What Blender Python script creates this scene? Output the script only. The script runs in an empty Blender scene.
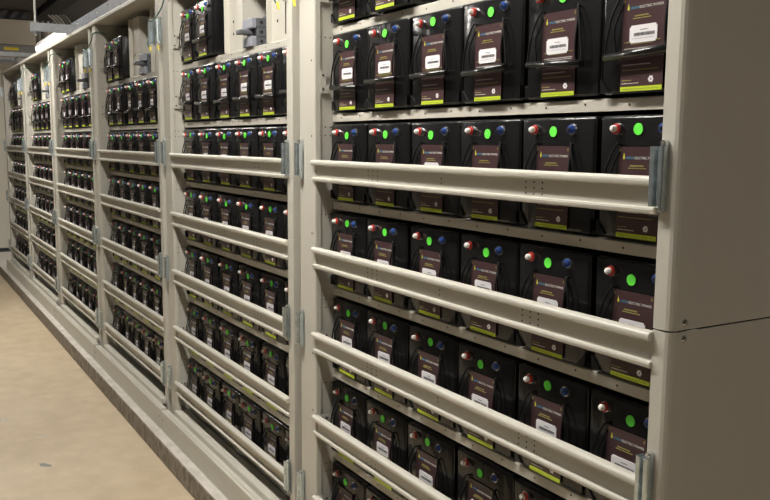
import bpy, bmesh, math, random
from mathutils import Vector, Matrix
random.seed(11)
scene = bpy.context.scene
COL = scene.collection
R = math.radians

# ------------------------------------------------------------------ camera, world, exposure
CAM = Vector((2.2626, -1.0830, 1.442))
YAW, PITCH, ROLL, FPX = -1.0350, -0.12708, 0.00712, 839.9
fwd = Vector((math.sin(YAW)*math.cos(PITCH), math.cos(YAW)*math.cos(PITCH), math.sin(PITCH)))
rgt = Vector((math.cos(YAW), -math.sin(YAW), 0)); upv = rgt.cross(fwd)
r2 = rgt*math.cos(ROLL) + upv*math.sin(ROLL); u2 = -rgt*math.sin(ROLL) + upv*math.cos(ROLL)
cd = bpy.data.cameras.new('camera'); cam = bpy.data.objects.new('camera', cd); COL.objects.link(cam)
cd.sensor_width = 36.0; cd.lens = FPX/770*36.0; cd.clip_start = 0.02
M4 = Matrix((r2, u2, -fwd)).transposed().to_4x4(); M4.translation = CAM
cam.matrix_world = M4
scene.camera = cam

w = bpy.data.worlds.new('world'); scene.world = w; w.use_nodes = True
w.node_tree.nodes['Background'].inputs[0].default_value = (0.9, 0.93, 1.0, 1)
w.node_tree.nodes['Background'].inputs[1].default_value = 0.02
scene.view_settings.view_transform = 'Standard'; scene.view_settings.look = 'None'
scene.view_settings.gamma = 1.0; scene.view_settings.use_curve_mapping = False
scene.view_settings.exposure = 0.0
LAMP_STRENGTH = 116.0          # the fluorescent lenses, in the lamps' own material

# ------------------------------------------------------------------ materials
def mat(name, col, rough=0.5, metal=0.0, bump=0.0, bscale=60.0, var=0.0, vscale=8.0, emit=None, coat=0.0, spec=0.5, alpha=None):
    m = bpy.data.materials.new(name); m.use_nodes = True
    nt = m.node_tree; b = nt.nodes['Principled BSDF']
    b.inputs['Base Color'].default_value = (*col, 1); b.inputs['Roughness'].default_value = rough
    b.inputs['Metallic'].default_value = metal; b.inputs['Coat Weight'].default_value = coat
    b.inputs['Specular IOR Level'].default_value = spec
    tc = nt.nodes.new('ShaderNodeTexCoord')
    if var:
        n = nt.nodes.new('ShaderNodeTexNoise'); n.inputs['Scale'].default_value = vscale; n.inputs['Detail'].default_value = 5
        nt.links.new(tc.outputs['Object'], n.inputs['Vector'])
        rp = nt.nodes.new('ShaderNodeValToRGB')
        rp.color_ramp.elements[0].position = 0.3; rp.color_ramp.elements[1].position = 0.7
        rp.color_ramp.elements[0].color = (*[c*(1-var) for c in col], 1)
        rp.color_ramp.elements[1].color = (*[min(1, c*(1+var)) for c in col], 1)
        nt.links.new(n.outputs['Fac'], rp.inputs['Fac']); nt.links.new(rp.outputs['Color'], b.inputs['Base Color'])
    if bump:
        n2 = nt.nodes.new('ShaderNodeTexNoise'); n2.inputs['Scale'].default_value = bscale; n2.inputs['Detail'].default_value = 3
        nt.links.new(tc.outputs['Object'], n2.inputs['Vector'])
        bp = nt.nodes.new('ShaderNodeBump'); bp.inputs['Strength'].default_value = bump; bp.inputs['Distance'].default_value = 0.01
        nt.links.new(n2.outputs['Fac'], bp.inputs['Height']); nt.links.new(bp.outputs['Normal'], b.inputs['Normal'])
    if emit:
        b.inputs['Emission Color'].default_value = (*emit[0], 1); b.inputs['Emission Strength'].default_value = emit[1]
    return m

M = {}
M['steel'] = mat('painted_steel', (0.515, 0.492, 0.432), 0.42, bump=0.03, bscale=900, var=0.02, vscale=5)
M['side'] = mat('painted_side_panel', (0.51, 0.485, 0.43), 0.5, bump=0.06, bscale=700, var=0.02, vscale=5)
M['zinc'] = mat('zinc', (0.60, 0.68, 0.72), 0.24, metal=0.9, var=0.2, vscale=60)
M['tray'] = mat('tray_steel', (0.075, 0.08, 0.095), 0.5, metal=0.2, var=0.15, vscale=12)
M['galv'] = mat('galvanised', (0.55, 0.58, 0.62), 0.42, metal=0.75, var=0.12, vscale=30)
M['bolt'] = mat('bright_bolt', (0.7, 0.7, 0.68), 0.25, metal=1.0)
M['hole'] = mat('hole_dark', (0.015, 0.014, 0.012), 0.8)
M['screw'] = mat('dark_screw', (0.10, 0.085, 0.06), 0.4, metal=0.6)
M['navy'] = mat('dark_navy_back', (0.008, 0.011, 0.026), 0.6)
M['red'] = mat('red_cap', (0.52, 0.03, 0.022), 0.3, coat=0.3)
M['white'] = mat('white_cap', (0.90, 0.86, 0.82), 0.35)
M['blue'] = mat('blue_cap', (0.02, 0.065, 0.27), 0.3, coat=0.3)
M['dark_tip'] = mat('dark_tip', (0.03, 0.03, 0.05), 0.4)
M['washer'] = mat('washer_metal', (0.75, 0.77, 0.8), 0.25, metal=1.0)
M['green'] = mat('green_sticker', (0.14, 0.92, 0.07), 0.6)
M['label'] = mat('maroon_label', (0.060, 0.030, 0.033), 0.33, spec=0.5)
M['lime'] = mat('lime_stripe', (0.50, 0.66, 0.02), 0.45)
M['gold'] = mat('gold_print', (0.33, 0.285, 0.09), 0.5)
M['pale'] = mat('pale_print', (0.62, 0.60, 0.56), 0.5)
M['cyan'] = mat('blue_print', (0.07, 0.22, 0.34), 0.5)
M['flame'] = mat('flame_print', (0.72, 0.70, 0.06), 0.5)
M['sticker'] = mat('white_sticker', (0.80, 0.78, 0.80), 0.5)
M['ink'] = mat('ink', (0.14, 0.14, 0.15), 0.6)
M['cord'] = mat('black_cord', (0.004, 0.004, 0.004), 0.6, spec=0.2)
M['grip'] = mat('black_grip', (0.012, 0.012, 0.012), 0.22, coat=0.2)
M['breaker'] = mat('breaker_grey', (0.10, 0.105, 0.115), 0.5)
M['breaker_light'] = mat('breaker_face', (0.27, 0.28, 0.32), 0.5)
M['wire'] = mat('green_wire', (0.01, 0.09, 0.07), 0.5)
M['yellow'] = mat('yellow', (0.78, 0.60, 0.03), 0.5)
M['ceiling'] = mat('dark_ceiling', (0.055, 0.052, 0.055), 0.8, var=0.15, vscale=1.5)
M['black_duct'] = mat('black_duct', (0.025, 0.025, 0.03), 0.6)
M['beige'] = mat('beige_wall', (0.42, 0.37, 0.30), 0.8, var=0.04, vscale=2)
M['aisle'] = mat('aisle_wall', (0.075, 0.07, 0.065), 0.8, var=0.04, vscale=2)
M['wall_white'] = mat('pale_wall', (0.62, 0.57, 0.49), 0.85, var=0.03, vscale=2)
M['grey_pipe'] = mat('grey_pipe', (0.22, 0.21, 0.20), 0.5)
M['cable_white'] = mat('white_cable', (0.6, 0.58, 0.54), 0.5)
M['rod'] = mat('pale_rod', (0.92, 0.91, 0.86), 0.5)
M['housing'] = mat('lamp_housing', (0.8, 0.8, 0.78), 0.5)
M['lens'] = mat('lamp_lens', (0.9, 0.9, 0.9), 0.4, emit=((1.0, 0.96, 0.885), LAMP_STRENGTH))
M['lens_fill'] = mat('lamp_lens_fill', (0.9, 0.9, 0.9), 0.4, emit=((1.0, 0.96, 0.885), LAMP_STRENGTH*0.3))  # weaker lens for the unseen lamp added to lift the side panel
M['lens_dim'] = mat('lamp_lens_dim', (0.9, 0.9, 0.9), 0.4, emit=((1.0, 0.98, 0.95), 4.0))

def film_mat():
    m = mat('black_film', (0.007, 0.007, 0.0075), 0.23, spec=0.46)
    nt = m.node_tree; b = nt.nodes['Principled BSDF']
    tc = nt.nodes.new('ShaderNodeTexCoord'); oi = nt.nodes.new('ShaderNodeObjectInfo')
    ad = nt.nodes.new('ShaderNodeVectorMath'); ad.operation = 'MULTIPLY_ADD'
    ad.inputs[1].default_value = (1, 1, 0.45)
    cb = nt.nodes.new('ShaderNodeCombineXYZ'); mu = nt.nodes.new('ShaderNodeMath'); mu.operation = 'MULTIPLY'; mu.inputs[1].default_value = 37.0
    nt.links.new(oi.outputs['Random'], mu.inputs[0])
    for i in range(3): nt.links.new(mu.outputs[0], cb.inputs[i])
    nt.links.new(tc.outputs['Object'], ad.inputs[0]); nt.links.new(cb.outputs[0], ad.inputs[2])
    n = nt.nodes.new('ShaderNodeTexNoise'); n.inputs['Scale'].default_value = 14; n.inputs['Detail'].default_value = 2.5
    n.inputs['Distortion'].default_value = 0.8
    nt.links.new(ad.outputs[0], n.inputs['Vector'])
    bp = nt.nodes.new('ShaderNodeBump'); bp.inputs['Strength'].default_value = 0.35; bp.inputs['Distance'].default_value = 0.012
    nt.links.new(n.outputs['Fac'], bp.inputs['Height']); nt.links.new(bp.outputs['Normal'], b.inputs['Normal'])
    return m
M['film'] = film_mat()

def floor_mat():
    m = mat('worn_concrete_floor', (0.48, 0.40, 0.30), 0.55)
    nt = m.node_tree; b = nt.nodes['Principled BSDF']; L = nt.links.new
    tc = nt.nodes.new('ShaderNodeTexCoord')
    def noise(s, d, stretch=None):
        n = nt.nodes.new('ShaderNodeTexNoise'); n.inputs['Scale'].default_value = s; n.inputs['Detail'].default_value = d
        if stretch:
            mp = nt.nodes.new('ShaderNodeMapping'); mp.inputs['Scale'].default_value = stretch
            L(tc.outputs['Object'], mp.inputs['Vector']); L(mp.outputs[0], n.inputs['Vector'])
        else: L(tc.outputs['Object'], n.inputs['Vector'])
        return n
    def ramp(n, p0, p1, c0, c1):
        r = nt.nodes.new('ShaderNodeValToRGB'); e = r.color_ramp.elements
        e[0].position, e[1].position = p0, p1; e[0].color = (*c0, 1); e[1].color = (*c1, 1)
        L(n.outputs['Fac'], r.inputs['Fac']); return r
    a = ramp(noise(1.3, 8, (1, 1.6, 1)), 0.3, 0.72, (0.50, 0.40, 0.27), (0.62, 0.515, 0.37))
    c = ramp(noise(9, 10), 0.35, 0.7, (0.90, 0.89, 0.87), (1.03, 1.03, 1.03))
    mx = nt.nodes.new('ShaderNodeMix'); mx.data_type = 'RGBA'; mx.blend_type = 'MULTIPLY'; mx.inputs['Factor'].default_value = 1
    L(a.outputs['Color'], mx.inputs['A']); L(c.outputs['Color'], mx.inputs['B'])
    d = ramp(noise(3.2, 4), 0.66, 0.70, (1, 1, 1), (1.12, 1.12, 1.13))
    mx2 = nt.nodes.new('ShaderNodeMix'); mx2.data_type = 'RGBA'; mx2.blend_type = 'MULTIPLY'; mx2.inputs['Factor'].default_value = 0.7
    L(mx.outputs['Result'], mx2.inputs['A']); L(d.outputs['Color'], mx2.inputs['B']); L(mx2.outputs['Result'], b.inputs['Base Color'])
    bp = nt.nodes.new('ShaderNodeBump'); bp.inputs['Strength'].default_value = 0.12; bp.inputs['Distance'].default_value = 0.01
    L(noise(60, 6).outputs['Fac'], bp.inputs['Height']); L(bp.outputs['Normal'], b.inputs['Normal'])
    return m
M['floor'] = floor_mat()

def kerb_mat(name, c0, c1, scale, stretch):
    m = mat(name, c0, 0.8); nt = m.node_tree; b = nt.nodes['Principled BSDF']; L = nt.links.new
    tc = nt.nodes.new('ShaderNodeTexCoord'); mp = nt.nodes.new('ShaderNodeMapping'); mp.inputs['Scale'].default_value = stretch
    n = nt.nodes.new('ShaderNodeTexNoise'); n.inputs['Scale'].default_value = scale; n.inputs['Detail'].default_value = 9
    L(tc.outputs['Object'], mp.inputs['Vector']); L(mp.outputs[0], n.inputs['Vector'])
    r = nt.nodes.new('ShaderNodeValToRGB'); e = r.color_ramp.elements
    e[0].position, e[1].position = 0.38, 0.66; e[0].color = (*c0, 1); e[1].color = (*c1, 1)
    L(n.outputs['Fac'], r.inputs['Fac']); L(r.outputs['Color'], b.inputs['Base Color'])
    bp = nt.nodes.new('ShaderNodeBump'); bp.inputs['Strength'].default_value = 0.35; bp.inputs['Distance'].default_value = 0.01
    L(n.outputs['Fac'], bp.inputs['Height']); L(bp.outputs['Normal'], b.inputs['Normal'])
    return m
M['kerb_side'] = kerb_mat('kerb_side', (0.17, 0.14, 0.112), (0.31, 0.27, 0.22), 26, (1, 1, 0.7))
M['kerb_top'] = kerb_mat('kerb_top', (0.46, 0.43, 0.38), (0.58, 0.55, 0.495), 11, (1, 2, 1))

# ------------------------------------------------------------------ mesh helpers
def finish(bm, name, m, smooth=False):
    me = bpy.data.meshes.new(name); bm.normal_update(); bm.to_mesh(me); bm.free()
    if isinstance(m, (list, tuple)):
        for q in m: me.materials.append(M[q])
    else: me.materials.append(M[m])
    if smooth:
        for p in me.polygons: p.use_smooth = True
    return me
def abox(bm, x0, x1, y0, y1, z0, z1, bev=0.0, seg=2):
    v = [bm.verts.new((x, y, z)) for x in (x0, x1) for y in (y0, y1) for z in (z0, z1)]
    fs = [(0, 1, 3, 2), (4, 6, 7, 5), (0, 4, 5, 1), (2, 3, 7, 6), (0, 2, 6, 4), (1, 5, 7, 3)]
    f = [bm.faces.new([v[i] for i in q]) for q in fs]
    if bev:
        es = list({e for q in f for e in q.edges})
        bmesh.ops.bevel(bm, geom=es, offset=bev, segments=seg, affect='EDGES', profile=0.5)
def aprism(bm, prof, axis, a0, a1):
    """closed profile extruded; axis 'x': prof=(y,z); axis 'z': prof=(x,y); axis 'y': prof=(x,z)"""
    def mk(p, a): return {'x': (a, p[0], p[1]), 'z': (p[0], p[1], a), 'y': (p[0], a, p[1])}[axis]
    A = [bm.verts.new(mk(p, a0)) for p in prof]; B = [bm.verts.new(mk(p, a1)) for p in prof]
    n = len(prof); fs = [bm.faces.new((A[i], A[(i+1) % n], B[(i+1) % n], B[i])) for i in range(n)]
    fs += [bm.faces.new(A[::-1]), bm.faces.new(B)]
    bmesh.ops.recalc_face_normals(bm, faces=fs)
def acyl(bm, c, axis, r0, r1, h, n=12):
    """frustum from c along axis (Vector), length h"""
    ax = Vector(axis).normalized(); t = ax.orthogonal().normalized(); s = ax.cross(t); c = Vector(c)
    A = [bm.verts.new(c + (t*math.cos(2*math.pi*i/n) + s*math.sin(2*math.pi*i/n))*r0) for i in range(n)]
    B = [bm.verts.new(c + ax*h + (t*math.cos(2*math.pi*i/n) + s*math.sin(2*math.pi*i/n))*r1) for i in range(n)]
    for i in range(n): bm.faces.new((A[i], A[(i+1) % n], B[(i+1) % n], B[i]))
    bm.faces.new(A[::-1]); bm.faces.new(B)
def atube(bm, pts, r, n=6):
    pts = [Vector(p) for p in pts]; rings = []
    for i, p in enumerate(pts):
        d = (pts[min(i+1, len(pts)-1)] - pts[max(i-1, 0)]).normalized()
        t = d.cross(Vector((0.13, -1, 0.21))).normalized(); s = d.cross(t)
        rings.append([bm.verts.new(p + (t*math.cos(2*math.pi*k/n) + s*math.sin(2*math.pi*k/n))*r) for k in range(n)])
    for a, b in zip(rings, rings[1:]):
        for k in range(n): bm.faces.new((a[k], a[(k+1) % n], b[(k+1) % n], b[k]))
    bm.faces.new(rings[0][::-1]); bm.faces.new(rings[-1])
def smoothpts(P, n=5):
    out = []; P = [Vector(p) for p in P]
    for i in range(len(P)-1):
        p0, p1, p2, p3 = P[max(i-1, 0)], P[i], P[i+1], P[min(i+2, len(P)-1)]
        for k in range(n):
            t = k/n
            out.append(0.5*((2*p1) + (p2-p0)*t + (2*p0-5*p1+4*p2-p3)*t*t + (3*p1-p0-3*p2+p3)*t**3))
    out.append(P[-1]); return out
def boxes(name, m, *bs, bev=0.0, seg=2):
    bm = bmesh.new()
    for b in bs: abox(bm, *b, bev=bev, seg=seg)
    return finish(bm, name, m)

def link(name, me, parent=None, loc=(0, 0, 0), rot=None, kind=None, label=None):
    o = bpy.data.objects.new(name, me); COL.objects.link(o); o.location = loc
    if rot: o.rotation_euler = rot
    if parent: o.parent = parent
    if kind: o['kind'] = kind
    if label: o['label'] = label
    return o
def thing(name, label, cat, loc=(0, 0, 0), rot=None, group=None, me=None):
    o = link(name, me, None, loc, rot); o['label'] = label; o['category'] = cat
    if group: o['group'] = group
    if me is None: o.empty_display_size = 0.05
    return o
def struct(name, me, label=None, parent=None):
    o = link(name, me, parent); o['kind'] = 'structure'
    if label: o['label'] = label
    return o

# ------------------------------------------------------------------ the room
XE, XN = -10.6, 5.8          # far and near end of the room
YA, YB = -2.1, 4.2
struct('floor', boxes('floor', 'floor', (XE, XN, YA, YB, -0.05, 0.0)), 'worn beige concrete floor with faint scuffs')
struct('ceiling', boxes('ceiling', 'ceiling', (XE, XN, YA, YB, 3.08, 3.2)), 'dark grey ceiling above the cabinets')
struct('wall_far', boxes('wall_far', 'beige', (XE-0.1, XE, YA, YB, 0, 3.2)), 'beige wall beyond the row of cabinets')
struct('wall_near', boxes('wall_near', 'beige', (XN, XN+0.1, YA, YB, 0, 3.2)), 'beige wall closing the aisle')
struct('wall_aisle', boxes('wall_aisle', 'aisle', (XE, XN, YA-0.1, YA, 0, 3.2)), 'grey wall facing the cabinets')
struct('wall_back', boxes('wall_back', 'beige', (XE, XN, YB, YB+0.1, 0, 3.2)), 'beige wall behind the cabinets')
KT = 0.092                   # kerb top
bm = bmesh.new(); abox(bm, -9.6, 1.55, -0.081, 0.8, 0, KT, bev=0.004, seg=1)
bm.normal_update()
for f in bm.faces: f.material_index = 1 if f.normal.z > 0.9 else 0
struct('trim_1', finish(bm, 'trim_1', ['kerb_side', 'kerb_top']), 'worn concrete kerb carrying the row of cabinets')

# ------------------------------------------------------------------ aisle lamps (fixtures on rods from the ceiling, two added as unseen fill)
def lamp_mesh(L=1.7):
    bm = bmesh.new()
    aprism(bm, [(-0.075, 0.0), (0.075, 0.0), (0.05, 0.045), (-0.05, 0.045)], 'x', -L/2, L/2)
    h = finish(bm, 'housing', 'housing')
    bm = bmesh.new()
    aprism(bm, [(-0.07, -0.001), (-0.066, -0.03), (-0.04, -0.05), (0.04, -0.05), (0.066, -0.03), (0.07, -0.001)], 'x', -L/2+0.01, L/2-0.01)
    return h, finish(bm, 'lens', 'lens')
HOUS, LENS = lamp_mesh()
HOUS_S, LENS_DIM = lamp_mesh(1.25)
LENS_FILL = LENS.copy(); LENS_FILL.materials.clear(); LENS_FILL.materials.append(M['lens_fill'])
LENS_DIM.materials.clear(); LENS_DIM.materials.append(M['lens_dim'])
def rodmesh(h):
    bm = bmesh.new(); acyl(bm, (0, 0, 0), (0, 0, 1), 0.006, 0.006, h, 8); return finish(bm, 'rod', 'rod')
def lamp(x, y, z, label, low=False):
    t = thing('fluorescent_lamp', label, 'lamp', (x, y, z), group='fluorescent strip lamps')
    link('housing', HOUS_S if low else HOUS, t); link('lens', LENS_DIM if low else LENS_FILL if x > 3 else LENS, t)
    if low:
        for s in (-0.5, 0.5): link('foot', boxes('foot', 'galv', (s-0.015, s+0.015, -0.03, 0.03, 2.1312-z, -0.0505)), t)
        return t
    rm = rodmesh(3.08-z-0.045)
    for s in (-0.45, 0.45): link('hanging_rod', rm, t, (s, 0, 0.045))
    return t
for x, wh in ((-4.5, 'before the fourth cabinet'), (0.2, 'before the first and second cabinets'), (4.6, 'past the bare side panel, added fill')):  # the lamp past the side panel is an added fill, out of view
    lamp(x, -0.75, 2.98, 'white fluorescent strip lamp hung over the aisle ' + wh)
lamp(-7.6, 3.1, 2.72, 'unseen fill strip lamp added behind the cabinets to light the far duct')  # hidden lamp added to brighten the far duct and ceiling
t = lamp(-5.55, 0.24, 2.285, 'glowing white strip lamp standing on the cabinet tops near the strut channel', True)

# ------------------------------------------------------------------ battery
BW, BH, BD = 0.2115, 0.2225, 0.30
PITCH_B = 0.2193
bm = bmesh.new()
abox(bm, -BW/2, BW/2, 0, BD, 0, BH, bev=0.007, seg=3)
for v in bm.verts:     # film bulges a little at mid height and draws in at the foot
    k = math.sin(math.pi*min(1, max(0, v.co.z/BH)))
    if v.co.y < 0.05: v.co.y += 0.004*(1-k)
    if v.co.z < 0.02: v.co.x *= 0.975
ME_BODY = finish(bm, 'body', 'film', True)
def fold(sg):          # film folded over at a foot corner
    bm = bmesh.new()
    aprism(bm, [(sg*BW/2*0.975, 0.004), (sg*(BW/2*0.975-0.022), 0.004), (sg*BW/2*0.985, 0.030)], 'y', 0.0012, 0.008)
    return finish(bm, 'film_fold', 'film')
ME_FOLD = [fold(-1), fold(1)]
bm = bmesh.new(); abox(bm, BW/2-0.0005, BW/2+0.0016, 0.007, 0.0095, 0.02, BH-0.006); ME_SEAM = finish(bm, 'film_seam', 'film')
LX0, LX1, LZ0, LZ1 = -0.0500, 0.0455, 0.003, 0.166
def plate(name, m, rects, y):
    bm = bmesh.new()
    for (x0, x1, z0, z1) in rects: abox(bm, x0, x1, y, y+0.0008, z0, z1)
    return finish(bm, name, m)
ME_LABEL = plate('label', 'label', [(LX0, LX1, LZ0, LZ1)], 0.0)
ME_STRIPE = plate('lime_stripe', 'lime', [(LX0+0.001, LX1-0.001, 0.0035, 0.0115)], -0.0005)
def dashes(x0, x1, z, h, n, seed):
    rr = random.Random(seed); out = []; x = x0
    while x < x1-0.002:
        wd = min(rr.uniform(0.0025, 0.008), x1-x); out.append((x, x+wd, z, z+h)); x += wd+0.0012
    return out
ME_GOLD = plate('gold_print', 'gold', dashes(-0.022, 0.012, 0.1315, 0.0022, 5, 1) + dashes(-0.026, 0.016, 0.1275, 0.0016, 5, 2)
    + dashes(-0.043, 0.038, 0.0875, 0.0016, 9, 3) + dashes(-0.028, 0.022, 0.0840, 0.0014, 9, 9) + dashes(-0.044, 0.036, 0.0395, 0.0014, 9, 4) + dashes(-0.046, -0.022, 0.0215, 0.0016, 3, 5)
    + [(LX0+0.001, LX0+0.007, 0.159, 0.1598), (LX0+0.0036, LX0+0.0044, 0.156, 0.163), (LX1-0.007, LX1-0.001, 0.159, 0.1598), (LX1-0.0044, LX1-0.0036, 0.156, 0.163)]
    + [(LX0+0.006, LX1-0.006, 0.0068, 0.0078)], -0.0009)
ME_PALE = plate('pale_print', 'pale', dashes(-0.043, 0.036, 0.0765, 0.0014, 9, 6) + dashes(-0.043, 0.036, 0.0735, 0.0012, 9, 16) + dashes(-0.044, 0.020, 0.0485, 0.0014, 5, 7) + dashes(-0.046, -0.008, 0.0165, 0.0014, 5, 8), -0.0006)
bm = bmesh.new()      # recycling mark: three bent arrows in a triangle
cx, cz, rr_ = 0.020, 0.0225, 0.0062
for k in range(3):
    a = math.pi/2 + k*2*math.pi/3
    p = Vector((cx+rr_*math.cos(a), cz+rr_*math.sin(a))); q = Vector((cx+rr_*math.cos(a+2.09), cz+rr_*math.sin(a+2.09)))
    d = (q-p).normalized(); nn = Vector((-d.y, d.x)); s0 = p+d*0.0015; s1 = p+d*0.0072
    pr = [s0+nn*0.0017, s0-nn*0.0017, s1-nn*0.0017, s1-nn*0.0032, s1+d*0.0028, s1+nn*0.0030, s1+nn*0.0017]
    aprism(bm, [(v.x, v.y) for v in pr], 'y', -0.0006, 0.0002)
ME_RECYCLE = finish(bm, 'recycling_mark', 'sticker')
bm = bmesh.new()      # flame drop and plug stem
aprism(bm, [(-0.0385, 0.1440), (-0.0355, 0.1440), (-0.0350, 0.1475), (-0.0362, 0.1515), (-0.0370, 0.1550), (-0.0378, 0.1515), (-0.0390, 0.1475)], 'y', -0.0006, 0.0002)
ME_FLAME = finish(bm, 'flame_mark', 'flame')
def textmesh(name, body, m, size, x, z, sx=1.0):
    c = bpy.data.curves.new('t', 'FONT'); c.body = body; c.size = size; c.resolution_u = 2; c.extrude = 0.0002
    o = bpy.data.objects.new('t', c)
    me = bpy.data.meshes.new_from_object(o); bpy.data.objects.remove(o); bpy.data.curves.remove(c)
    me.transform(Matrix.Translation((x, -0.0004, z)) @ Matrix.Rotation(math.pi/2, 4, 'X') @ Matrix.Scale(sx, 4, (1, 0, 0)))
    me.name = name; me.materials.clear(); me.materials.append(M[m]); return me
ME_T1 = textmesh('lettering', 'URBAN', 'cyan', 0.0066, -0.0335, 0.1445, 0.95)
w1 = max(v.co.x for v in ME_T1.vertices)
ME_T2 = textmesh('lettering', 'ELECTRIC POWER', 'pale', 0.0066, w1+0.0012, 0.1445, 0.95)
fit = (LX1-0.004-(w1+0.0012))/(max(v.co.x for v in ME_T2.vertices)-(w1+0.0012))
for v in ME_T2.vertices: v.co.x = w1+0.0012+(v.co.x-w1-0.0012)*fit
bm = bmesh.new(); abox(bm, -0.036, 0.0255, -0.0014, -0.0004, 0.0895, 0.1195)
bmesh.ops.bevel(bm, geom=[e for e in bm.edges if abs(e.verts[0].co.y-e.verts[1].co.y) > 0.0005], offset=0.003, segments=2, affect='EDGES')
ME_STICK = finish(bm, 'barcode_sticker', 'sticker')
rb = random.Random(5); bars = []; x = -0.026
while x < 0.0195:
    wd = rb.choice((0.0007, 0.0010, 0.0016)); bars.append((x, x+wd, 0.101, 0.1065)); x += wd+rb.choice((0.0006, 0.0010))
bars += dashes(-0.012, 0.004, 0.1105, 0.0014, 3, 31) + dashes(-0.030, 0.018, 0.0965, 0.0004, 3, 33)
ME_BARS = plate('barcode', 'ink', bars, -0.0018)
def terminal(kind):
    """(metal washer + coloured nut), tip"""
    bm = bmesh.new(); acyl(bm, (0, 0.002, 0), (0, -1, 0), 0.0118, 0.0114, 0.0045, 16); ring = finish(bm, 'washer', 'washer')
    bm = bmesh.new()
    if kind == 'red':
        acyl(bm, (0, -0.001, 0), (0, -1, 0), 0.0108, 0.0098, 0.0065, 16)
        nut = finish(bm, 'nut', 'red'); bm = bmesh.new()
        acyl(bm, (0, -0.0065, 0), (0, -1, 0), 0.0070, 0.0066, 0.008, 14); acyl(bm, (0, -0.0145, 0), (0, -1, 0), 0.0066, 0.0042, 0.003, 14)
        tip = finish(bm, 'tip', 'white', True)
    else:
        acyl(bm, (0, -0.001, 0), (0, -1, 0), 0.0098, 0.0086, 0.007, 16); acyl(bm, (0, -0.008, 0), (0, -1, 0), 0.0070, 0.006, 0.003, 14)
        nut = finish(bm, 'nut', 'blue'); bm = bmesh.new()
        acyl(bm, (0, -0.0108, 0), (0, -1, 0), 0.0045, 0.003, 0.004, 10); tip = finish(bm, 'tip', 'dark_tip')
    return ring, nut, tip
T_RED, T_BLUE = terminal('red'), terminal('blue')
bm = bmesh.new(); acyl(bm, (0, 0.001, 0), (0, -1, 0), 0.0105, 0.0105, 0.0014, 20); ME_DOT = finish(bm, 'green_dot', 'green')
def handle(tilt, z, out):
    a = Vector((-0.080, -out, z-tilt)); b = Vector((0.072, -out, z+tilt))
    cords = []
    for P, e, sg in ((Vector((-0.0525, 0.0, 0.1685)), a, -1), (Vector((0.0485, 0.0, 0.1685)), b, 1)):
        mid = lambda t, dx, dy: P.lerp(e, t) + Vector((dx, dy, 0))
        bm = bmesh.new()      # one strand: out of the eyelet, down through the grip's end and back up
        atube(bm, smoothpts([P+Vector((0, 0.004, 0)), P+Vector((sg*0.002, -0.005, 0.001)), mid(0.4, sg*0.007, -0.007), e+Vector((sg*0.001, 0, 0.006)), e+Vector((-sg*0.008, 0.0, 0.0)),
                             e+Vector((-sg*0.020, 0.004, 0.010)), mid(0.5, -sg*(0.008 if sg > 0 else 0.004), -0.004), P+Vector((-sg*0.004, 0.003, -0.003))], 4), 0.0021, 6)
        cords.append(finish(bm, 'handle_cord', 'cord', True))
    bm = bmesh.new(); acyl(bm, a, b-a, 0.0075, 0.0075, (b-a).length, 12); g = finish(bm, 'handle_grip', 'grip', True)
    for p in g.polygons:
        if len(p.vertices) > 4: p.use_smooth = False
    return cords[0], cords[1], g
HANDLES = [handle(0.0, 0.072, 0.013), handle(0.003, 0.067, 0.012), handle(-0.004, 0.064, 0.013), handle(0.008, 0.074, 0.014), handle(-0.010, 0.060, 0.012), handle(0.0, 0.052, 0.012)]

ORD = ('first', 'second', 'third', 'fourth', 'fifth', 'sixth', 'seventh')
ROW0 = 1.792                  # foot of the batteries on the uppermost shelf
RS = 0.2602                   # shelf spacing
CW = 1.45                     # cabinet spacing
BY = 0.061
def battery(k, row, col, dx=0, dy=0, rz=None):
    """k cabinet from the side panel, row 0 = uppermost shelf, col 0 = at the post away from the side panel"""
    full = k < 3
    x = -CW*k + 0.0118 + PITCH_B*col + BW/2 + random.uniform(-0.001, 0.001) + dx
    y = BY + random.uniform(-0.003, 0.004) + dy
    z = ROW0 - RS*row - (0.008 if row == 0 else 0)
    lab = 'black battery %s from bare-panel end on %s shelf down, %s cabinet from bare panel' % (ORD[5-col], ORD[row], ORD[k])
    t = thing('battery', lab, 'battery', (x, y, z), (0, 0, R(random.uniform(-0.35, 0.35)) if rz is None else rz), 'black wrapped batteries in the cabinets')
    link('body', ME_BODY, t); link('film_fold', ME_FOLD[0], t); link('film_fold', ME_FOLD[1], t); link('film_seam', ME_SEAM, t)
    l = link('label', ME_LABEL, t, (-0.003, 0.0, 0), label='dark maroon printed label')
    link('lime_stripe', ME_STRIPE, l)
    if full:
        for n, me in (('gold_print', ME_GOLD), ('pale_print', ME_PALE), ('recycling_mark', ME_RECYCLE), ('flame_mark', ME_FLAME), ('lettering', ME_T1), ('lettering', ME_T2)): link(n, me, l, kind='stuff' if 'print' in n else None)
    s = link('barcode_sticker', ME_STICK, t, (random.uniform(-0.003, 0.003), 0, random.uniform(-0.006, 0.004)), label='white barcode sticker')
    if full: link('barcode', ME_BARS, s, kind='stuff')
    for nm, T, tx in (('red_terminal', T_RED, -0.061), ('blue_terminal', T_BLUE, 0.047)):
        q = link(nm, T[0], t, (tx, 0.002, BH-0.024)); q.scale = (0.92, 0.9, 0.92); link('nut', T[1], q); link('tip', T[2], q)
    link('green_dot', ME_DOT, t, (random.uniform(-0.014, 0.002), 0.0018, BH-0.029+random.uniform(-0.006, 0.005)))
    h = HANDLES[random.choice((0, 1, 2) if row < 2 else (0, 1, 2, 3, 4, 5))]
    link('handle_cord', h[0], t); link('handle_cord', h[1], t); link('handle_grip', h[2], t)
    return t

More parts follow.
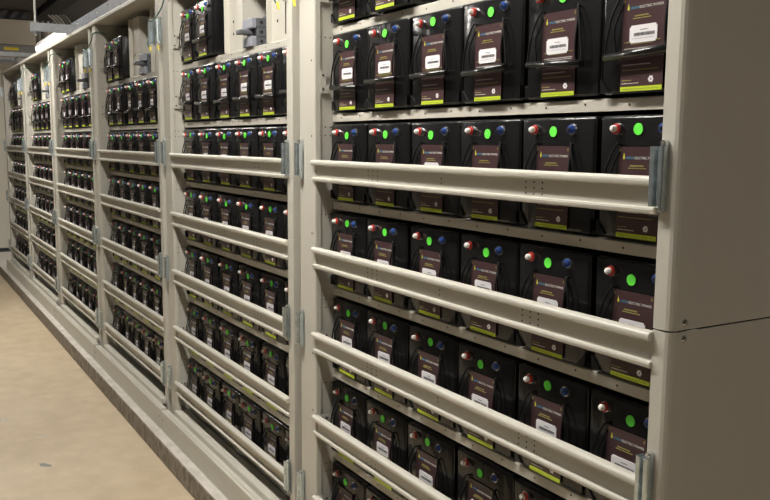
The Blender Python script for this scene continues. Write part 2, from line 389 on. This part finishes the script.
# ------------------------------------------------------------------ cabinet meshes (local: x from the rail's far end, z from the floor)
CT = 2.109                    # cabinet top
SEAM = 1.135
CDEP = 0.64
PY = 0.012                    # front of the posts
def post_left(z0, z1):
    bm = bmesh.new()
    aprism(bm, [(-0.104, 0.030), (-0.104, PY+0.006), (-0.102, PY+0.004), (-0.071, PY+0.004), (-0.068, PY), (0.008, PY), (0.0103, PY+0.003), (0.0103, 0.030)], 'z', z0, z1)
    return finish(bm, 'post', 'steel')
def post_right(xi, z0, z1):
    bm = bmesh.new()
    pr = [(xi, 0.036), (xi, PY+0.003), (xi+0.003, PY)]
    if xi > 1.28: pr += [(1.328, PY), (1.334, PY+0.002), (1.338, PY+0.006), (1.340, PY+0.012), (1.340, 0.0604), (1.336, 0.0604), (1.336, 0.036)]
    else: pr += [(1.298, PY), (1.300, PY+0.002), (1.300, 0.0500), (1.340, 0.0500), (1.340, 0.0604), (1.3362, 0.0604), (1.3362, 0.0535), (1.297, 0.0535), (1.297, 0.036)]
    aprism(bm, pr, 'z', z0, z1); return finish(bm, 'post', 'steel')
G = 0.0015
C_ = {}
C_['post_l'] = [post_left(0.101, SEAM-0.0004), post_left(SEAM+0.0004, CT)]
C_['post_r0'] = [post_right(1.300, 0.101, SEAM-G), post_right(1.300, SEAM+G, CT)]
C_['post_r1'] = [post_right(1.257, 0.101, SEAM-0.0004), post_right(1.257, SEAM+0.0004, CT)]
C_['side_l'] = boxes('side_panel', 'steel', (-0.020, 0.002, 0.0305, CDEP, 0.10, CT-0.002))
bm = bmesh.new(); 
C_['side_r'] = [boxes('side_panel', 'side', (1.3362, 1.340, 0.0605, CDEP, 0.10, SEAM-G)), boxes('side_panel', 'side', (1.3362, 1.340, 0.0605, CDEP, SEAM+G, CT-0.002))]
bm.free()
C_['back'] = boxes('back_panel', 'navy', (0.003, 1.3355, CDEP-0.02, CDEP, 0.23, CT-0.012))
C_['roof'] = boxes('roof', 'steel', (-0.104, 1.340, 0.0, CDEP, CT+0.0005, CT+0.022), bev=0.003)
bm = bmesh.new()
aprism(bm, [(-0.035, KT+0.001), (-0.035, 0.186), (-0.033, 0.189), (-0.031, 0.190), (-0.026, 0.190), (-0.0255, 0.187), (-0.0225, 0.187), (-0.022, 0.190), (-0.0045, 0.190), (-0.0045, KT+0.001)], 'x', -0.092, 1.334)
C_['base_panel'] = finish(bm, 'base_panel', 'steel')
bm = bmesh.new()
for xx in (-0.075, 1.31): acyl(bm, (xx, -0.0352, 0.150), (0, -1, 0), 0.004, 0.004, 0.001, 10)
C_['base_screws'] = finish(bm, 'screws', 'screw')
bm = bmesh.new()
aprism(bm, [(-0.004, 0.1895), (-0.004, 0.211), (-0.001, 0.214), (0.056, 0.214), (0.056, 0.10), (0.02, 0.10), (0.02, 0.1895)], 'x', 0.011, 1.257)
C_['sill'] = finish(bm, 'sill', 'steel')
C_['sill0'] = C_['sill']
C_['foot'] = boxes('base_frame', 'steel', (-0.10, 1.338, 0.0, CDEP, KT+0.0005, 0.0995), bev=0.0)
# rail
RT = 1.390
RP = [(0.019, 0.0), (0.007, 0.0), (0.003, -0.0015), (0.0008, -0.004), (0.0, -0.008), (0.0006, -0.0125), (0.004, -0.0160), (0.0165, -0.0165), (0.0165, -0.0515),
      (0.0085, -0.0515), (0.0065, -0.0525), (0.0055, -0.056), (0.0065, -0.061), (0.009, -0.0635), (0.022, -0.0635), (0.022, -0.061), (0.019, -0.060), (0.019, -0.003)]
def rail(x1):
    bm = bmesh.new(); aprism(bm, RP, 'x', 0.0, x1); me = finish(bm, 'rail', 'steel')
    bm = bmesh.new()
    for xx in (0.0104,):
        aprism(bm, [(0.0191, -0.001), (0.0575, -0.001), (0.0575, -0.022), (0.036, -0.022), (0.028, -0.058), (0.0191, -0.058)], 'x', xx, xx+0.0016)
    br = finish(bm, 'bracket', 'steel')
    bm = bmesh.new()
    for cx_, cols, rows in ((0.345, 3, 3), (0.662, 1, 2), (0.985, 3, 3)):
        for i in range(cols):
            for j in range(rows):
                acyl(bm, (cx_+(i-(cols-1)/2)*0.0245, 0.0171, -0.0345+(j-(rows-1)/2)*-0.0115), (0, -1, 0), 0.0022, 0.0022, 0.0009, 8)
    ho = finish(bm, 'holes', 'hole')
    bm = bmesh.new()
    acyl(bm, (0.012, 0.030, -0.012), (1, 0, 0), 0.007, 0.005, 0.006, 8); acyl(bm, (0.012, 0.047, -0.013), (1, 0, 0), 0.004, 0.004, 0.001, 8)
    bo = finish(bm, 'bolts', 'bolt')
    return me, br, ho, bo
RAIL0, RAIL1 = rail(1.3035), rail(1.262)
# shelf
def shelf():
    bm = bmesh.new(); aprism(bm, [(0.074, -0.030), (0.074, -0.009), (0.077, -0.0065), (0.59, -0.0065), (0.59, -0.009), (0.0795, -0.009), (0.0775, -0.011), (0.0775, -0.027), (0.092, -0.028), (0.092, -0.030)], 'x', 0.004, 1.3355)
    me = finish(bm, 'shelf', 'steel')
    bm = bmesh.new()
    for i in range(12): acyl(bm, (0.06+i*0.111, 0.0745, -0.019+0.003*(i % 2)), (0, -1, 0), 0.0026, 0.0022, 0.0016, 8)
    return me, finish(bm, 'screws', 'screw')
SHELF = shelf()
# holes and bracket plates on the inner wall
bm = bmesh.new()
for r in range(7):
    for zz in (ROW0-RS*r-0.045, ROW0-RS*r-0.07) if r % 2 else (ROW0-RS*r-0.045,):
        for yy in (0.078, 0.095, 0.112): acyl(bm, (0.0018, yy-0.045, zz), (1, 0, 0), 0.0023, 0.0023, 0.0008, 8)
C_['wall_holes'] = finish(bm, 'holes', 'hole')
bm = bmesh.new()
aprism(bm, [(0.0305, -0.032), (0.0305, 0.032), (0.0575, 0.032), (0.0575, 0.020), (0.047, 0.020), (0.047, -0.008), (0.0575, -0.008), (0.0575, -0.032)], 'x', 0.0105, 0.0125)
C_['wall_bracket'] = finish(bm, 'wall_bracket', 'steel')
bm = bmesh.new()
for zz in (-0.020, 0.020): acyl(bm, (0.0126, 0.038, zz), (1, 0, 0), 0.0038, 0.0038, 0.001, 8)
C_['bracket_holes'] = finish(bm, 'screws', 'screw')
bm = bmesh.new()
for zz in (0.30, 0.62, 0.80, 1.17, 1.46, 1.68, 2.0): acyl(bm, (-0.012, PY+0.0002, zz), (0, -1, 0), 0.0032, 0.0028, 0.0012, 10)
C_['post_screws'] = finish(bm, 'screws', 'screw')
# hinge
def hinge(w_, out=0.0):
    bm = bmesh.new()
    aprism(bm, [(-w_/2, PY-0.0005), (-w_/2, -0.004-out), (-w_/2+0.002, -0.006-out), (-0.003, -0.006-out), (-0.001, 0.002), (0.001, 0.002), (0.003, -0.003), (w_/2-0.002, -0.003), (w_/2, -0.001), (w_/2, PY-0.0005)], 'z', -0.048, 0.050)
    abox(bm, w_/2-0.010, w_/2, 0.002, PY-0.0005, -0.056, 0.058)
    me = finish(bm, 'hinge', 'zinc')
    bm = bmesh.new(); acyl(bm, (w_/2-0.005, PY-0.001, 0.056), (0, -1, 0), 0.0055, 0.005, 0.010, 6); acyl(bm, (w_/2-0.005, 0.001, 0.056), (0, -1, 0), 0.003, 0.0025, 0.004, 8); b = finish(bm, 'bolt', 'bolt')
    return me, b
HR, HL, HT, HU = hinge(0.026), hinge(0.026), hinge(0.020, 0.014), hinge(0.012, 0.002)
# ground wire from the top hinge to the next post
bm = bmesh.new()
atube(bm, smoothpts([(1.250, -0.012, 1.978), (1.262, -0.020, 1.985), (1.300, -0.018, 1.975), (1.34, -0.010, 1.985), (1.42, -0.004, 2.02), (1.470, -0.002, 2.055), (1.478, 0.03, 2.065), (1.478, 0.07, 2.055)], 5), 0.0032, 6)
atube(bm, smoothpts([(1.236, -0.012, 1.905), (1.24, -0.02, 1.88), (1.25, -0.012, 1.862)], 4), 0.003, 6)
C_['wire'] = finish(bm, 'ground_wire', 'wire', True)
bm = bmesh.new(); acyl(bm, (1.250, -0.012, 1.868), (0.35, 0, -1), 0.005, 0.0035, 0.022, 8); acyl(bm, (1.352, -0.004, 1.864), (0.35, 0, -1), 0.005, 0.0035, 0.022, 8)
C_['wire_tip'] = finish(bm, 'wire_connector', 'yellow')
# divider plates in the top compartment
def divider(x0, x1):
    bm = bmesh.new()
    abox(bm, x0, x1, 0.085, 0.088, ROW0-0.014, CT-0.03); abox(bm, x0, x0+0.003, 0.0655, 0.088, ROW0-0.014, CT-0.03); abox(bm, x1-0.003, x1, 0.0855, 0.30, ROW0-0.014, CT-0.03)
    me = finish(bm, 'divider_plate', 'steel'); bm = bmesh.new()
    for zz in (0.055, 0.10): acyl(bm, (x0+0.05, 0.0852, ROW0+zz), (0, -1, 0), 0.0055, 0.0055, 0.001, 10)
    return me, finish(bm, 'holes', 'hole')
DIV = [divider(0.560, 0.705), divider(0.975, 1.17)]
C_['strap'] = boxes('latch_strap', 'cord', (1.135, 1.158, 0.062, 0.082, 1.79, 1.93), bev=0.004)

def side_screws():
    bm = bmesh.new(); acyl(bm, (0, 0, 0), (1, 0, 0), 0.0065, 0.0065, 0.002, 12); acyl(bm, (0.002, 0, 0), (1, 0, 0), 0.0055, 0.0035, 0.003, 12)
    return finish(bm, 'panel_screw', 'bolt', False)
PSCREW = side_screws()

CAB_LABEL = ('pale grey steel battery cabinet with bare side panel showing',) + tuple('open pale grey steel battery cabinet, %s from the bare side panel' % ORD[i] for i in range(1, 6))
def cabinet(k):
    t = thing('battery_cabinet', CAB_LABEL[k], 'cabinet', (-CW*k, 0, KT), group='steel battery cabinets on the kerb')
    o = lambda n, me, par=t, loc=(0, 0, -KT), **kw: link(n, me, par, loc, **kw)
    z0 = (0, 0, 0)
    for i in (0, 1):
        p = o('post', C_['post_l'][i]); o('post', C_['post_r0' if k == 0 else 'post_r1'][i])
        sp = o('side_panel', C_['side_r'][i])
        if k == 0:
            link('panel_screw', PSCREW, sp, (1.3395, 0.044, SEAM+(0.0135 if i else -0.0135)))
        if i == 0: o('screws', C_['post_screws'], p, z0, kind='stuff')
    s = o('side_panel', C_['side_l']); o('holes', C_['wall_holes'], s, z0, kind='stuff')
    o('back_panel', C_['back']); o('roof', C_['roof']); o('screws', C_['base_screws'], o('base_panel', C_['base_panel']), z0, kind='stuff'); o('sill', C_['sill']); o('base_frame', C_['foot'])
    RL = RAIL0 if k == 0 else RAIL1
    for r in range(5):
        q = o('rail', RL[0], t, (0, 0, RT-RS*r-KT))
        link('bracket', RL[1], q); link('holes', RL[2], q, kind='stuff'); link('bolts', RL[3], q, kind='stuff')
    for r in range(7):
        q = o('shelf', SHELF[0], t, (0, 0, ROW0-RS*r-KT+0.001-(0.008 if r == 0 else 0))); link('screws', SHELF[1], q, kind='stuff')
    for zz in (1.617, 1.617+RS):
        q = o('wall_bracket', C_['wall_bracket'], t, (0, 0, zz-KT)); link('screws', C_['bracket_holes'], q, kind='stuff')
    xr = 1.300 if k == 0 else 1.257
    for zz in (1.389, 0.864, 0.345, 1.93):
        for H, hx in ((HR, xr+0.006), (HL, -0.086)):
            if zz > 1.9: H, hx = (HT, hx-0.004) if H is HR else (HU, -0.096)
            q = o('hinge', H[0], t, (hx, 0, zz-KT)); link('bolt', H[1], q); link('bolt', H[1], q, (0, 0, -0.110))
    if k > 0:
        q = o('ground_wire', C_['wire'], t); o('wire_connector', C_['wire_tip'], q, z0)
    for d in DIV:
        q = o('divider_plate', d[0]); link('holes', d[1], q, kind='stuff')
    o('latch_strap', C_['strap'])
    return t
for k in range(6): cabinet(k)

# breakers in the top compartments
def breaker_meshes():
    a = bmesh.new()
    for i in range(3): abox(a, 0, 0.100, 0.02, 0.075, 0.002+i*0.033, 0.0335+i*0.033, bev=0.002)
    abox(a, 0.012, 0.088, 0.075, 0.12, 0.01, 0.115); body = finish(a, 'body', 'breaker')
    a = bmesh.new(); abox(a, 0.004, 0.096, 0.0, 0.0195, 0.0, 0.036, bev=0.003); abox(a, 0.004, 0.096, 0.0, 0.0195, 0.064, 0.100, bev=0.003); face = finish(a, 'face_plate', 'breaker_light')
    a = bmesh.new(); abox(a, 0.03, 0.07, -0.035, 0.02, 0.043, 0.060, bev=0.004); tog = finish(a, 'toggle', 'breaker')
    a = bmesh.new()
    for i in range(3):
        acyl(a, (0.1001, 0.036, 0.018+i*0.033), (1, 0, 0), 0.006, 0.006, 0.001, 10); acyl(a, (0.1001, 0.062, 0.018+i*0.033), (1, 0, 0), 0.005, 0.005, 0.001, 10)
    return body, face, tog, finish(a, 'terminal_holes', 'hole')
BR = breaker_meshes()
for k in range(1, 6):
    t = thing('circuit_breaker', 'grey three-pole circuit breaker on the top shelf, %s cabinet from bare panel' % ORD[k], 'breaker', (-CW*k+0.745, 0.065, ROW0-0.0125), group='circuit breakers on the top shelves')
    link('body', BR[0], t); link('face_plate', BR[1], t, label='lighter grey face plates'); link('toggle', BR[2], t); link('terminal_holes', BR[3], t, kind='stuff')

# batteries: two on each top shelf, six on each of the six shelves below
for k in range(6):
    for c in range(2): battery(k, 0, c, dx=0.012*c, dy=-0.012 if c == 1 else 0)
    for row in range(1, 7):
        for c in range(6): battery(k, row, c)

# ------------------------------------------------------------------ closed cabinet beyond the row
t = thing('closed_cabinet', 'closed grey cabinet standing beyond the last open battery cabinet', 'cabinet', (-9.3, 0.0, KT))
link('body', boxes('body', 'steel', (0, 0.50, 0.02, 0.6, 0.05, 1.95)), t); link('door', boxes('door', 'steel', (0.01, 0.49, 0.0, 0.0195, 0.06, 1.94), bev=0.003), t)
link('plinth', boxes('plinth', 'black_duct', (0.02, 0.48, 0.03, 0.58, 0, 0.0495)), t); link('handle', boxes('handle', 'cord', (0.42, 0.44, -0.02, 0.0, 0.9, 1.05), bev=0.003), t)

# ------------------------------------------------------------------ overhead steel
bm = bmesh.new()
aprism(bm, [(0.10, CT+0.0225), (0.10, CT+0.145), (0.106, CT+0.150), (0.135, CT+0.150), (0.135, CT+0.146), (0.104, CT+0.144), (0.104, CT+0.0265), (0.16, CT+0.0265), (0.16, CT+0.0225)], 'x', -4.28, 1.2)
t = thing('cable_tray', 'galvanised cable tray rail lying along the cabinet tops', 'cable tray', (-4.28, 0.1, CT+0.0225))
q = finish(bm, 'side_rail', 'tray'); q.transform(Matrix.Translation((4.28, -0.1, -CT-0.0225))); link('side_rail', q, t)
bm = bmesh.new()
for i in range(18): acyl(bm, (0.15+i*0.3, 0.0, 0.06), (0, -1, 0), 0.008, 0.006, 0.006, 8); acyl(bm, (0.15+i*0.3, 0, 0.10), (0, -1, 0), 0.008, 0.006, 0.006, 8)
link('bolts', finish(bm, 'bolts', 'bolt'), t, kind='stuff')

t = thing('strut_hanger', 'galvanised strut channel hung on a pale threaded rod above cabinet tops', 'hanger', (-3.60, -0.235, 2.1325))
bm = bmesh.new(); aprism(bm, [(-0.021, 0), (-0.021, 0.052), (0.021, 0.052), (0.021, 0), (0.012, 0), (0.012, 0.006), (0.017, 0.006), (0.017, 0.048), (-0.017, 0.048), (-0.017, 0.006), (-0.012, 0.006), (-0.012, 0)], 'y', 0, 0.330)
link('channel', finish(bm, 'channel', 'galv'), t)
link('threaded_rod', rodmesh(0.975), t, (0, 0.030, -0.03))
bm = bmesh.new(); acyl(bm, (0, 0.030, -0.018), (0, 0, 1), 0.016, 0.016, 0.018, 6); link('nut', finish(bm, 'nut', 'galv'), t)

# far overhead: insulated duct, ribbed duct, conduits, cables, ladder tray, sign, bulkhead
t = thing('air_duct', 'beige insulated air duct beyond the last cabinet', 'duct', (-9.0, 0.59, 2.59))
link('duct_body', boxes('duct_body', 'beige', (-0.5, 0, -1.6, 0, 0, 0.30), bev=0.01), t)
bm = bmesh.new(); pts = [(0, -1.6), (0, 0)]
for i in range(13):
    y0 = -1.62+i*0.125
    aprism(bm, [(y0, 0.0), (y0+0.07, 0.10), (y0+0.125, 0.10), (y0+0.055, 0.0)], 'x', -0.25, 0.0)
t = thing('ribbed_hose', 'dark ribbed duct lying above the beige air duct', 'duct', (-8.98, 0.55, 2.895))
link('ribs', finish(bm, 'ribs', 'ceiling'), t, kind='stuff'); link('core', boxes('core', 'black_duct', (-0.23, -0.03, -1.6, 0, 0.005, 0.095)), t)
thing('dark_soffit', 'flat dark panel hanging under the ceiling over far ducts', 'panel', (-8.9, -0.5, 2.998), me=boxes('dark_soffit', 'ceiling', (-1.0, 0.9, 0, 1.09, 0, 0.08)))
bm = bmesh.new(); aprism(bm, [(0.66, 3.079), (0.66, 2.97), (0.80, 2.93), (2.6, 2.93), (2.6, 3.079)], 'x', -9.6, -6.6)
thing('black_duct', 'black flat duct under the dark ceiling', 'duct', me=finish(bm, 'black_duct', 'black_duct'))
for i, (y, r, mm) in enumerate(((0.66, 0.020, 'grey_pipe'), (0.725, 0.022, 'grey_pipe'), (0.79, 0.017, 'cable_white'), (0.85, 0.020, 'grey_pipe'), (1.10, 0.03, 'beige'))):
    bm = bmesh.new(); acyl(bm, (0, 0, 0), (0, 0, 1), r, r, 2.93, 12)
    thing('conduit', 'vertical conduit pipe behind the cabinets, %s from the beige duct' % ORD[i], 'conduit', (-9.25, y, 0.0), group='conduits rising behind the cabinets', me=finish(bm, 'conduit', mm, True))
for i in range(5):
    bm = bmesh.new(); o_ = i*0.035
    atube(bm, smoothpts([(0, 0.70+o_, 2.925), (0.02, 0.77+o_, 2.86), (0.03, 0.85+o_, 2.74-0.02*i), (0.02, 0.93+o_*0.7, 2.60), (0, 0.95+o_*0.5, 2.2)], 5), 0.011, 6)
    thing('cable', 'drooping cable behind the strut channel, %s from the conduits' % ORD[i], 'cable', (-8.66+0.03*i, 0, 0), group='drooping cables', me=finish(bm, 'cable', 'cable_white' if i < 3 else 'grey_pipe', True))
t = thing('ladder_tray', 'pale ladder cable tray crossing beyond the cabinets', 'cable tray', (-8.75, -0.9, 2.33))
for n, b in (('rail', (0.0, 0.02, 0, 2.3, 0.10, 0.145)), ('rail', (-0.45, -0.43, 0, 2.3, 0.06, 0.12))):
    link(n, boxes('rail', 'galv', b), t)
rung = boxes('rung', 'galv', (-0.43, 0.0, -0.015, 0.015, 0.085, 0.105))
for i in range(8): link('rung', rung, t, (0, 0.15+i*0.28, 0))
link('lower_rail', boxes('lower_rail', 'grey_pipe', (0.0, 0.03, 0, 2.3, 0.0, 0.03)), t)
t = thing('wall_trunking', 'dark grey trunking with a yellow warning sticker under the beige duct', 'trunking', (-9.0, -1.0, 2.475))
link('body', boxes('body', 'grey_pipe', (-0.2, 0, 0, 1.75, 0, 0.11)), t); link('sticker', boxes('sticker', 'yellow', (0.0, 0.002, 1.235, 1.40, 0.048, 0.082)), t, label='yellow warning sticker')
thing('pale_bulkhead', 'pale panel standing against the far wall below the trays', 'panel', (-10.5, -1.2, 0.0), me=boxes('pale_bulkhead', 'wall_white', (0, 0.1, 0, 1.55, 0, 2.40)))
# scuff on the floor
bm = bmesh.new(); aprism(bm, [(-0.035, 0), (-0.02, 0.018), (0.03, 0.02), (0.04, 0.004), (0.0, -0.016)], 'z', 0.0002, 0.001)
thing('floor_flake', 'small dark flake lying on the bare concrete floor', 'flake', (-1.61, -0.55, 0.0), rot=(0, 0, 0.5), me=finish(bm, 'floor_flake', 'grey_pipe'))
for i, (x, y, a, w_) in enumerate(((-2.37, -0.63, 0.3, 0.05), (-2.0, -0.50, 1.2, 0.035))):
    bm = bmesh.new(); aprism(bm, [(-w_, 0), (-w_*0.4, 0.012), (w_*0.6, 0.009), (w_, -0.003), (0, -0.008)], 'z', 0.0002, 0.0008)
    thing('floor_scrap', ('pale paint scrap lying on the floor in the aisle', 'smaller pale scrap lying on the floor near the kerb')[i], 'scrap', (x, y, 0.0), rot=(0, 0, a), me=finish(bm, 'floor_scrap', 'kerb_top'))
